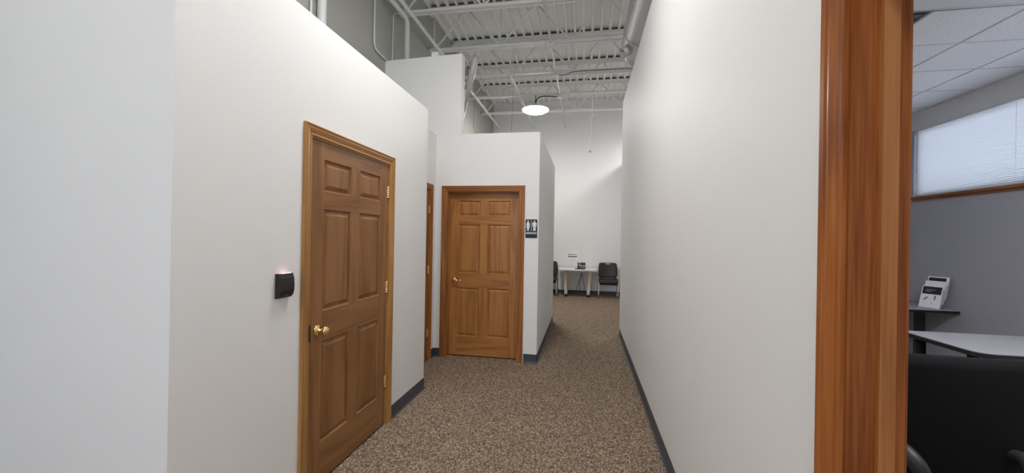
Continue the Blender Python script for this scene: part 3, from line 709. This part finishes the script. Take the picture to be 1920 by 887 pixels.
# ================================================================== WALL-MOUNTED THINGS
# card reader
cr = tag(empty('card_reader', (XL, 1.82, 1.155)), 'black card reader with red light on the white wall', 'card reader')
pts = [(XL+0.0, 1.158), (XL+0.014, 1.158), (XL+0.026, 1.172), (XL+0.032, 1.195), (XL+0.033, 1.225), (XL+0.030, 1.258), (XL+0.022, 1.282), (XL, 1.282)]
build('reader_body', MB().prism(pts, 'y', 1.772, 1.870), 'blackp', cr)
build('status_light', MB().prism([(XL+0.004, 1.2815), (XL+0.0225, 1.2815), (XL+0.020, 1.2865), (XL+0.004, 1.2865)], 'y', 1.792, 1.858), 'led', cr)
build('maker_mark', MB().box(XL+0.0215, XL+0.0235, 1.822, 1.835, 1.168, 1.1715), 'silver', cr)
# restroom sign
sg = tag(empty('restroom_sign', (-0.6215, YR, 1.485)), 'dark restroom sign with white woman and man figures', 'sign')
sx0, sx1, sz0, sz1 = -0.692, -0.551, 1.482, 1.702
build('sign_plate', MB().prism(rounded([(sx0, sz0), (sx1, sz0), (sx1, sz1), (sx0, sz1)], 0.012), 'y', YR-0.006, YR), 'signblk', sg)
def fig(shapes, name, cx):
    mb = MB()
    for s in shapes:
        if s[0] == 'c': mb.lathe([(s[3], 0), (s[3], 0.0014)], (cx+s[1], YR-0.006, s[2]), (0, -1, 0), 20)
        else: mb.prism([(cx+p, q) for p, q in s[1]], 'y', YR-0.0074, YR-0.006)
    return build(name, mb, 'signwht', sg)
fig([('c', 0, 1.679, 0.0095), ('p', [(-0.012, 1.667), (0.012, 1.667), (0.025, 1.635), (0.0195, 1.633), (0.0115, 1.652), (0.0215, 1.604), (-0.0215, 1.604), (-0.0115, 1.652), (-0.0195, 1.633), (-0.025, 1.635)]),
     ('p', [(-0.0115, 1.604), (-0.001, 1.604), (-0.001, 1.568), (-0.0115, 1.568)]), ('p', [(0.001, 1.604), (0.0115, 1.604), (0.0115, 1.568), (0.001, 1.568)])], 'woman_figure', -0.6615)
fig([('c', 0, 1.679, 0.0095), ('p', [(-0.021, 1.666), (0.021, 1.666), (0.025, 1.660), (0.025, 1.617), (0.0185, 1.617), (0.0185, 1.650), (0.0145, 1.650), (0.0145, 1.617), (-0.0145, 1.617), (-0.0145, 1.650), (-0.0185, 1.650), (-0.0185, 1.617), (-0.025, 1.617), (-0.025, 1.660)]),
     ('p', [(-0.0145, 1.617), (-0.001, 1.617), (-0.001, 1.567), (-0.0145, 1.567)]), ('p', [(0.001, 1.617), (0.0145, 1.617), (0.0145, 1.567), (0.001, 1.567)])], 'man_figure', -0.585)
build('divider_line', MB().box(-0.6245, -0.6195, YR-0.0074, YR-0.006, 1.568, 1.688), 'signwht', sg)
build('rule_line', MB().box(sx0+0.006, sx1-0.006, YR-0.0072, YR-0.006, 1.5495, 1.5515), 'silver', sg)
def lettering(text, size, parent, loc, rotm, mat, extr=0.0006, width=None):
    cu = bpy.data.curves.new('txt', 'FONT'); cu.body = text; cu.size = size; cu.extrude = extr; cu.align_x = 'CENTER'; cu.align_y = 'CENTER'; cu.resolution_u = 3; cu.offset = 0.0006
    to = bpy.data.objects.new('txt', cu); C.objects.link(to)
    bpy.context.view_layer.update()
    me = bpy.data.meshes.new_from_object(to.evaluated_get(bpy.context.evaluated_depsgraph_get()))
    bpy.data.objects.remove(to)
    xs = [v.co.x for v in me.vertices]; k = (width/(max(xs)-min(xs))) if width else 1
    for v in me.vertices: v.co.x *= k
    me.transform(rotm)
    me.materials.clear(); me.materials.append(M[mat])
    o = bpy.data.objects.new('lettering', me); C.objects.link(o); o.parent = parent; o.location = Vector(loc)-ORI[parent]; ORI[o] = Vector(loc)
    return o
RX = Matrix.Rotation(PI/2, 4, 'X')
lettering('RESTROOM', 0.022, sg, (-0.6215, YR-0.0067, 1.535), RX, 'signwht', width=0.122)
# light switch near the end of the right wall
sw = tag(empty('light_switch', (XR, 6.17, 1.05)), 'small ivory light switch near the end of the right wall', 'switch')
build('switch_plate', MB().box(XR-0.006, XR, 6.13, 6.21, 1.05, 1.17, 0.002), 'switch', sw)
build('rocker', MB().box(XR-0.010, XR-0.006, 6.153, 6.187, 1.078, 1.142), 'lam', sw)
# notice on the back wall
nt_ = tag(empty('paper_notice', (-0.305, YB, 0.90)), 'white paper notice with two dark lines above the phone', 'notice')
build('sheet', MB().box(-0.445, -0.16, YB-0.002, YB-0.0005, 0.905, 1.115), 'paper', nt_)
for a, b, z0, z1, m in ((-0.425, -0.185, 1.045, 1.068, 'greyink2'), (-0.425, -0.185, 0.982, 1.012, 'ink'), (-0.425, -0.36, 1.088, 1.098, 'greyink'), (-0.425, -0.30, 1.028, 1.034, 'greyink'), (-0.425, -0.22, 0.962, 0.968, 'greyink'), (-0.425, -0.20, 0.918, 0.924, 'greyink')):
    build('printed_line', MB().box(a, b, YB-0.0026, YB-0.002, z0, z1), m, nt_)

# ================================================================== BACK OF THE CORRIDOR
# small table
TZ = 0.705
tb = tag(empty('phone_table', (-0.165, 10.45, 0)), 'small white table with rounded ends and beech legs holding the phone', 'table')
top = rounded([(-0.655, 10.12), (0.345, 10.12), (0.345, 10.78), (-0.655, 10.78)], [0.30, 0.30, 0.05, 0.05], 8)
build('table_top', MB().prism(top, 'z', TZ-0.024, TZ), 'lam', tb)
for s, xt, xb in ((-1, -0.455, -0.445), (1, 0.145, 0.110)):
    for yy in (10.34, 10.68):
        mb = MB(); N = 6
        prof = [(0.0, 0.040, 0.0), (0.25, 0.036, 0.006), (0.6, 0.034, 0.010), (1.0, 0.036, 0.0)]
        vs = []
        for t, hw, bow in prof:
            z = TZ-0.024-(TZ-0.09)*t; cx = xt+(xb-xt)*t+s*bow
            vs += [(cx-hw, yy-0.028, z), (cx+hw, yy-0.028, z), (cx+hw, yy+0.028, z), (cx-hw, yy+0.028, z)]
        fs = [(i*4+j, i*4+(j+1) % 4, i*4+4+(j+1) % 4, i*4+4+j) for i in range(3) for j in range(4)]+[(0, 1, 2, 3), (12, 13, 14, 15)]
        lg = build('leg', MB().add(vs, fs), 'beech', tb)
        build('foot', MB().lathe([(0.030, 0), (0.032, 0.02), (0.028, 0.045), (0.030, 0.067)], (xb, yy, 0), (0, 0, 1), 16), 'blackp', lg)
build('apron', MB().box(-0.44, 0.12, 10.37, 10.40, TZ-0.085, TZ-0.024), 'lam', tb)
build('edge_band', MB().prism([(-0.46, TZ-0.030), (0.15, TZ-0.030), (0.15, TZ-0.024), (-0.46, TZ-0.024)], 'y', 10.15, 10.75), 'greyp', tb)
# desk phone
ph = tag(empty('desk_phone', (-0.09, 10.42, TZ)), 'black desk phone with handset on the small white table', 'phone')
build('phone_base', MB().prism([(10.30, TZ), (10.52, TZ), (10.52, TZ+0.055), (10.50, TZ+0.06), (10.30, TZ+0.018)], 'x', -0.165, 0.035), 'darkp', ph)
scr = build('display_hood', rot(MB().box(-0.105, 0.035, 10.470, 10.488, TZ+0.035, TZ+0.165, 0.004), 'X', -0.35, (0, 10.48, TZ+0.05)), 'darkp', ph)
build('display', rot(MB().box(-0.092, 0.022, 10.4665, 10.470, TZ+0.09, TZ+0.150), 'X', -0.35, (0, 10.48, TZ+0.05)), 'blackp', scr)
build('display_strip', rot(MB().box(-0.100, 0.030, 10.4665, 10.470, TZ+0.068, TZ+0.084), 'X', -0.35, (0, 10.48, TZ+0.05)), 'silver', scr)
kp = build('keypad', rot(MB().box(-0.085, 0.025, 10.32, 10.43, TZ+0.024, TZ+0.030), 'X', 0.19, (0, 10.30, TZ+0.018)), 'greyp', ph)
build('handset', MB().stube([(-0.142, 10.315, TZ+0.045), (-0.142, 10.33, TZ+0.07), (-0.142, 10.38, TZ+0.10), (-0.142, 10.44, TZ+0.125), (-0.142, 10.49, TZ+0.135), (-0.142, 10.505, TZ+0.115)], [0.018, 0.028, 0.020, 0.020, 0.030, 0.020], 12), 'blackp', ph)
build('stand', MB().box(-0.23, -0.10, 10.34, 10.50, TZ, TZ+0.012), 'blackp', ph)
for i, pth in enumerate(([(-0.07, 10.53, TZ-0.03), (-0.075, 10.6, 0.55), (-0.12, 10.66, 0.38), (-0.17, 10.70, 0.20), (-0.19, 10.74, 0.09)],
                         [(-0.05, 10.53, TZ-0.03), (-0.04, 10.6, 0.50), (-0.01, 10.66, 0.33), (0.02, 10.72, 0.18), (0.03, 10.76, 0.05)],
                         [(-0.06, 10.53, TZ-0.03), (-0.07, 10.58, 0.52), (-0.10, 10.68, 0.30), (-0.09, 10.74, 0.12), (-0.07, 10.77, 0.03)])):
    pts = [Vector(p) for p in pth]
    build('phone_cord', MB().stube(pts, 0.006, 8), 'darkp', ph)
# stacking chairs
def chair():
    t = empty('stacking_chair', (0, 0, 0))      # built at the origin, facing -y; back towards +y
    def shell(w, pts, th):
        """pts: list of (y, z, half width); a curved sheet with thickness"""
        mb = MB(); N = 10; vs = []; m = len(pts)
        for side in (0, 1):
            for (y, z, hw, cur) in pts:
                for k in range(N+1):
                    s = -1+2*k/N
                    dy, dz = (cur*s*s, 0) if w == 'b' else (0, cur*s*s)
                    off = th*side
                    vs.append((s*hw, y-dy+(off if w == 'b' else 0), z+dz-(off if w == 's' else 0)))
        n = N+1
        fs = []
        for side in (0, 1):
            b = side*m*n
            fs += [(b+i*n+k, b+i*n+k+1, b+(i+1)*n+k+1, b+(i+1)*n+k) for i in range(m-1) for k in range(N)]
        o = m*n
        for i in range(m-1): fs += [(i*n, (i+1)*n, o+(i+1)*n, o+i*n), (i*n+N, o+i*n+N, o+(i+1)*n+N, (i+1)*n+N)]
        for k in range(N): fs += [(k, o+k, o+k+1, k+1), ((m-1)*n+k, (m-1)*n+k+1, o+(m-1)*n+k+1, o+(m-1)*n+k)]
        mb.add(vs, fs, True); return mb
    bk = build('backrest', shell('b', [(0.205, 0.485, 0.20, 0.02), (0.215, 0.52, 0.225, 0.03), (0.235, 0.60, 0.235, 0.035), (0.255, 0.70, 0.235, 0.035), (0.275, 0.79, 0.230, 0.03), (0.285, 0.835, 0.22, 0.025), (0.289, 0.855, 0.20, 0.02), (0.29, 0.863, 0.17, 0.015)], 0.022), 'blackp', t)
    build('handle_slot', MB().prism(rounded([(-0.055, 0.826), (0.055, 0.826), (0.055, 0.846), (-0.055, 0.846)], 0.009), 'y', 0.274, 0.280), 'silver', bk)
    build('seat', shell('s', [(-0.235, 0.395, 0.215, 0.0), (-0.24, 0.425, 0.225, 0.004), (-0.225, 0.452, 0.23, 0.008), (-0.15, 0.462, 0.235, 0.014), (0.0, 0.455, 0.235, 0.02), (0.12, 0.45, 0.225, 0.022), (0.20, 0.462, 0.20, 0.02)], 0.030), 'blackp', t)
    build('seat_skirt', MB().box(-0.222, 0.222, -0.23, 0.19, 0.335, 0.425, 0.02), 'blackp', t)
    for s in (-1, 1):
        x = s*0.235
        build('leg', MB().tube([(x*0.9, -0.19, 0.41), (x, -0.205, 0.385), (x, -0.215, 0.10), (x, -0.222, 0.03), (x, -0.20, 0.014)], 0.011, 10), 'chrome', t)
        build('leg', MB().tube([(x*0.9, 0.16, 0.425), (x, 0.19, 0.40), (x, 0.225, 0.10), (x, 0.232, 0.03), (x, 0.21, 0.014)], 0.011, 10), 'chrome', t)
        build('sled_runner', MB().tube([(x, -0.205, 0.012), (x, 0.215, 0.012)], 0.011, 10), 'chrome', t)
        build('glide', MB().box(x-0.014, x+0.014, -0.20, -0.15, 0.0, 0.02), 'blackp', t)
    return t
ch = chair(); ch.location = (0.605, 10.46, 0)
tag(ch, 'black stacking chair with chrome legs between the small table and the right wall', 'chair', 'black stacking chairs')
c2 = copy_tree(ch); c2.location = (-0.925, 10.50, 0)
tag(c2, 'black stacking chair half hidden by the restroom block beside the small table', 'chair', 'black stacking chairs')

# ================================================================== OFFICE FURNITURE
DT = 0.735
ot = tag(empty('office_table', (3.4, 3.7, 0)), 'grey topped office table with black edge and rounded corners behind the black chair', 'table')
out = rounded([(2.72, 3.335), (4.17, 3.335), (4.17, 4.05), (2.72, 4.05)], [0.13, 0.02, 0.02, 0.03], 8)
build('table_top', MB().prism(out, 'z', DT-0.006, DT), 'greylam', ot)
eo = rounded([(2.716, 3.331), (4.174, 3.331), (4.174, 4.054), (2.716, 4.054)], [0.13, 0.02, 0.02, 0.03], 8)
build('edge_band', MB().prism(eo, 'z', DT-0.036, DT-0.0065), 'blackp', ot)
for (x, y) in ((2.80, 3.48), (4.05, 3.48), (2.80, 3.95), (4.05, 3.95)):
    build('leg', MB().tube([(x, y, 0.0), (x, y, 0.02), (x, y, DT-0.036)], [0.04, 0.034, 0.034], 16), 'blackp', ot)
build('tilt_bracket', MB().box(2.88, 3.08, 3.40, 3.62, DT-0.075, DT-0.036, 0.01), 'blackp', ot)
ln = tag(empty('wall_counter', (3.9, 5.85, 0)), 'narrow counter against the window wall holding the brochures', 'table')
build('counter_top', MB().prism([(3.62, 5.40), (XWIN-0.004, 5.40), (XWIN-0.004, 6.30), (3.62, 6.30)], 'z', DT-0.006, DT), 'greylam', ln)
build('edge_band', MB().prism([(3.616, 5.396), (XWIN-0.003, 5.396), (XWIN-0.003, 6.304), (3.616, 6.304)], 'z', DT-0.036, DT-0.0065), 'blackp', ln)
for (x, y) in ((3.97, 5.62), (3.97, 6.1)):
    build('leg', MB().box(x-0.03, x+0.03, y-0.045, y+0.045, 0.0, DT-0.036), 'blackp', ln)
# brochure holder: tiered, facing the doorway
def local(mb, x, y, ang): return mb.xf(Matrix.Translation((x, y, DT)) @ Matrix.Rotation(ang, 4, 'Z'))
BX, BY, BA = 4.02, 5.53, math.radians(-66)
bh = tag(empty('brochure_holder', (BX, BY, DT)), 'grey tiered acrylic brochure holder on the wall counter', 'holder')
lean = math.radians(-17)
build('holder_base', local(MB().box(-0.105, 0.105, -0.06, 0.11, 0, 0.006), BX, BY, BA), 'acrylic', bh)
for k in range(3):
    y = -0.045+0.045*k; z = 0.008+0.052*k
    build('holder_wall', local(rot(MB().box(-0.105, 0.105, y+0.012, y+0.015, z, z+0.23), 'X', lean, (0, y, z)), BX, BY, BA), 'acrylic', bh)
    br = tag(empty('brochure', Vector((BX, BY, DT+z))), ['front brochure with a dark header and small pictures', 'plain pale brochure in the middle tier of the holder', 'rear brochure with a dark band in the top tier of the holder'][k], 'brochure', 'brochures in the tiered holder')
    build('sheet', local(rot(MB().box(-0.098, 0.098, y+0.001, y+0.010, z, z+0.268), 'X', lean, (0, y, z)), BX, BY, BA), 'paper', br)
    if k == 0:
        build('header_print', local(rot(MB().box(-0.088, 0.088, y-0.0004, y+0.001, z+0.165, z+0.255), 'X', lean, (0, y, z)), BX, BY, BA), 'darkink', br)
        for i, (a, b, c, d) in enumerate(((-0.06, -0.005, 0.195, 0.201), (-0.06, 0.03, 0.212, 0.218))):
            build('print_line', local(rot(MB().box(a, b, y-0.0008, y-0.0004, z+c, z+d), 'X', lean, (0, y, z)), BX, BY, BA), 'greyink', br)
        for px0, ang, hz in ((-0.045, 0.7, 0.085), (0.04, 0.05, 0.10), (0.02, 0.1, 0.05)):
            mb = MB().box(px0-0.006, px0+0.006, y-0.0004, y+0.001, z+hz, z+hz+(0.05 if hz > 0.06 else 0.012))
            rot(mb, 'Y', ang, (px0, y, z+hz+0.025))
            build('small_picture', local(rot(mb, 'X', lean, (0, y, z)), BX, BY, BA), 'greyink' if hz < 0.06 else 'ink', br)
    elif k == 2:
        build('header_print', local(rot(MB().box(-0.088, 0.075, y-0.0004, y+0.001, z+0.215, z+0.255), 'X', lean, (0, y, z)), BX, BY, BA), 'darkink', br)
cs = tag(empty('card_stand', (3.95, 5.93, DT)), 'small printed card stand half hidden beside the brochure holder', 'card')
CX, CY = 3.93, 5.86
build('card', local(rot(MB().box(-0.06, 0.06, 0.0, 0.006, 0.0, 0.155), 'X', lean, (0, 0, 0)), CX, CY, BA), 'paper', cs)
build('card_print', local(rot(MB().box(-0.05, 0.05, -0.0006, 0.0, 0.09, 0.145), 'X', lean, (0, 0, 0)), CX, CY, BA), 'ink', cs)
build('card_back', local(MB().prism([(0.01, 0.0), (0.075, 0.0), (0.047, 0.13)], 'x', -0.04, 0.04), CX, CY, BA), 'darkp', cs)

# black office chair seen from behind
def slab(pts_fn, nu, nv, th):
    mb = MB(); vs = []
    for side in (0, 1):
        for i in range(nu+1):
            for j in range(nv+1): vs.append(pts_fn(i/nu, j/nv, th*side))
    n = nv+1; m = nu+1; fs = []
    for side in (0, 1):
        b = side*m*n; fs += [(b+i*n+j, b+i*n+j+1, b+(i+1)*n+j+1, b+(i+1)*n+j) for i in range(nu) for j in range(nv)]
    o = m*n
    for i in range(nu): fs += [(i*n, (i+1)*n, o+(i+1)*n, o+i*n), (i*n+nv, o+i*n+nv, o+(i+1)*n+nv, (i+1)*n+nv)]
    for j in range(nv): fs += [(j, o+j, o+j+1, j+1), (nu*n+j, nu*n+j+1, o+nu*n+j+1, o+nu*n+j)]
    return mb.add(vs, fs, True)
OX, OY = 1.985, 2.50
oc_ = tag(empty('office_chair', (OX, OY+0.3, 0)), 'large black upholstered office chair with grey arms seen from behind', 'chair')
def backfn(u, v, t):
    s = 2*u-1; z = 0.20+0.695*v
    edge = (1-max(0, abs(s)-0.86)/0.14*0.25)
    zz = z - (0.03*max(0, (abs(s)-0.8)/0.2)**2 if v > 0.9 else 0)
    r = 0.035*math.sin(PI*min(1, max(0, v*1.0)))**0.5
    return (OX+s*0.335, OY-0.05*(v-0.3)-r*(1-s*s)*0.6+t-0.06*s*s*-1.0*0.6, zz)
build('backrest', slab(backfn, 16, 12, 0.055), 'blackf', oc_)
build('seat', MB().box(OX-0.27, OX+0.27, OY+0.04, OY+0.55, 0.40, 0.49, 0.035), 'blackf', oc_)
for s in (-1, 1):
    x = OX+(-0.27 if s < 0 else 0.16)
    build('arm_support', MB().stube([(x*1.0, OY+0.20, 0.40), (x+s*0.03, OY+0.12, 0.385), (x+s*0.045, OY+0.02, 0.40), (x+s*0.05, OY-0.06, 0.405), (x+s*0.03, OY-0.12, 0.36), (x, OY-0.14, 0.28)], [0.02, 0.026, 0.034, 0.04, 0.04, 0.03], 18), 'darkp', oc_)
    build('arm_pad', MB().box(x+s*0.045-0.03, x+s*0.045+0.03, OY+0.10, OY+0.36, 0.635, 0.665, 0.012), 'darkp', oc_)
    build('arm_post', MB().tube([(x+s*0.03, OY+0.2, 0.40), (x+s*0.05, OY+0.22, 0.5), (x+s*0.05, OY+0.22, 0.64)], 0.016, 10), 'darkp', oc_)
build('gas_column', MB().lathe([(0.03, 0.09), (0.03, 0.25), (0.022, 0.25), (0.022, 0.40)], (OX, OY+0.28, 0), (0, 0, 1), 16), 'darkp', oc_)
for k in range(5):
    a = 2*PI*k/5+0.3; dx, dy = math.cos(a), math.sin(a)
    b_ = build('base_arm', MB().tube([(OX, OY+0.28, 0.12), (OX+dx*0.12, OY+0.28+dy*0.12, 0.11), (OX+dx*0.30, OY+0.28+dy*0.30, 0.075)], [0.032, 0.026, 0.018], 10), 'darkp', oc_)
    build('caster', MB().lathe([(0.02, -0.02), (0.028, -0.016), (0.028, 0.016), (0.02, 0.02)], (OX+dx*0.30, OY+0.28+dy*0.30, 0.028), (-dy, dx, 0), 14), 'blackp', b_)
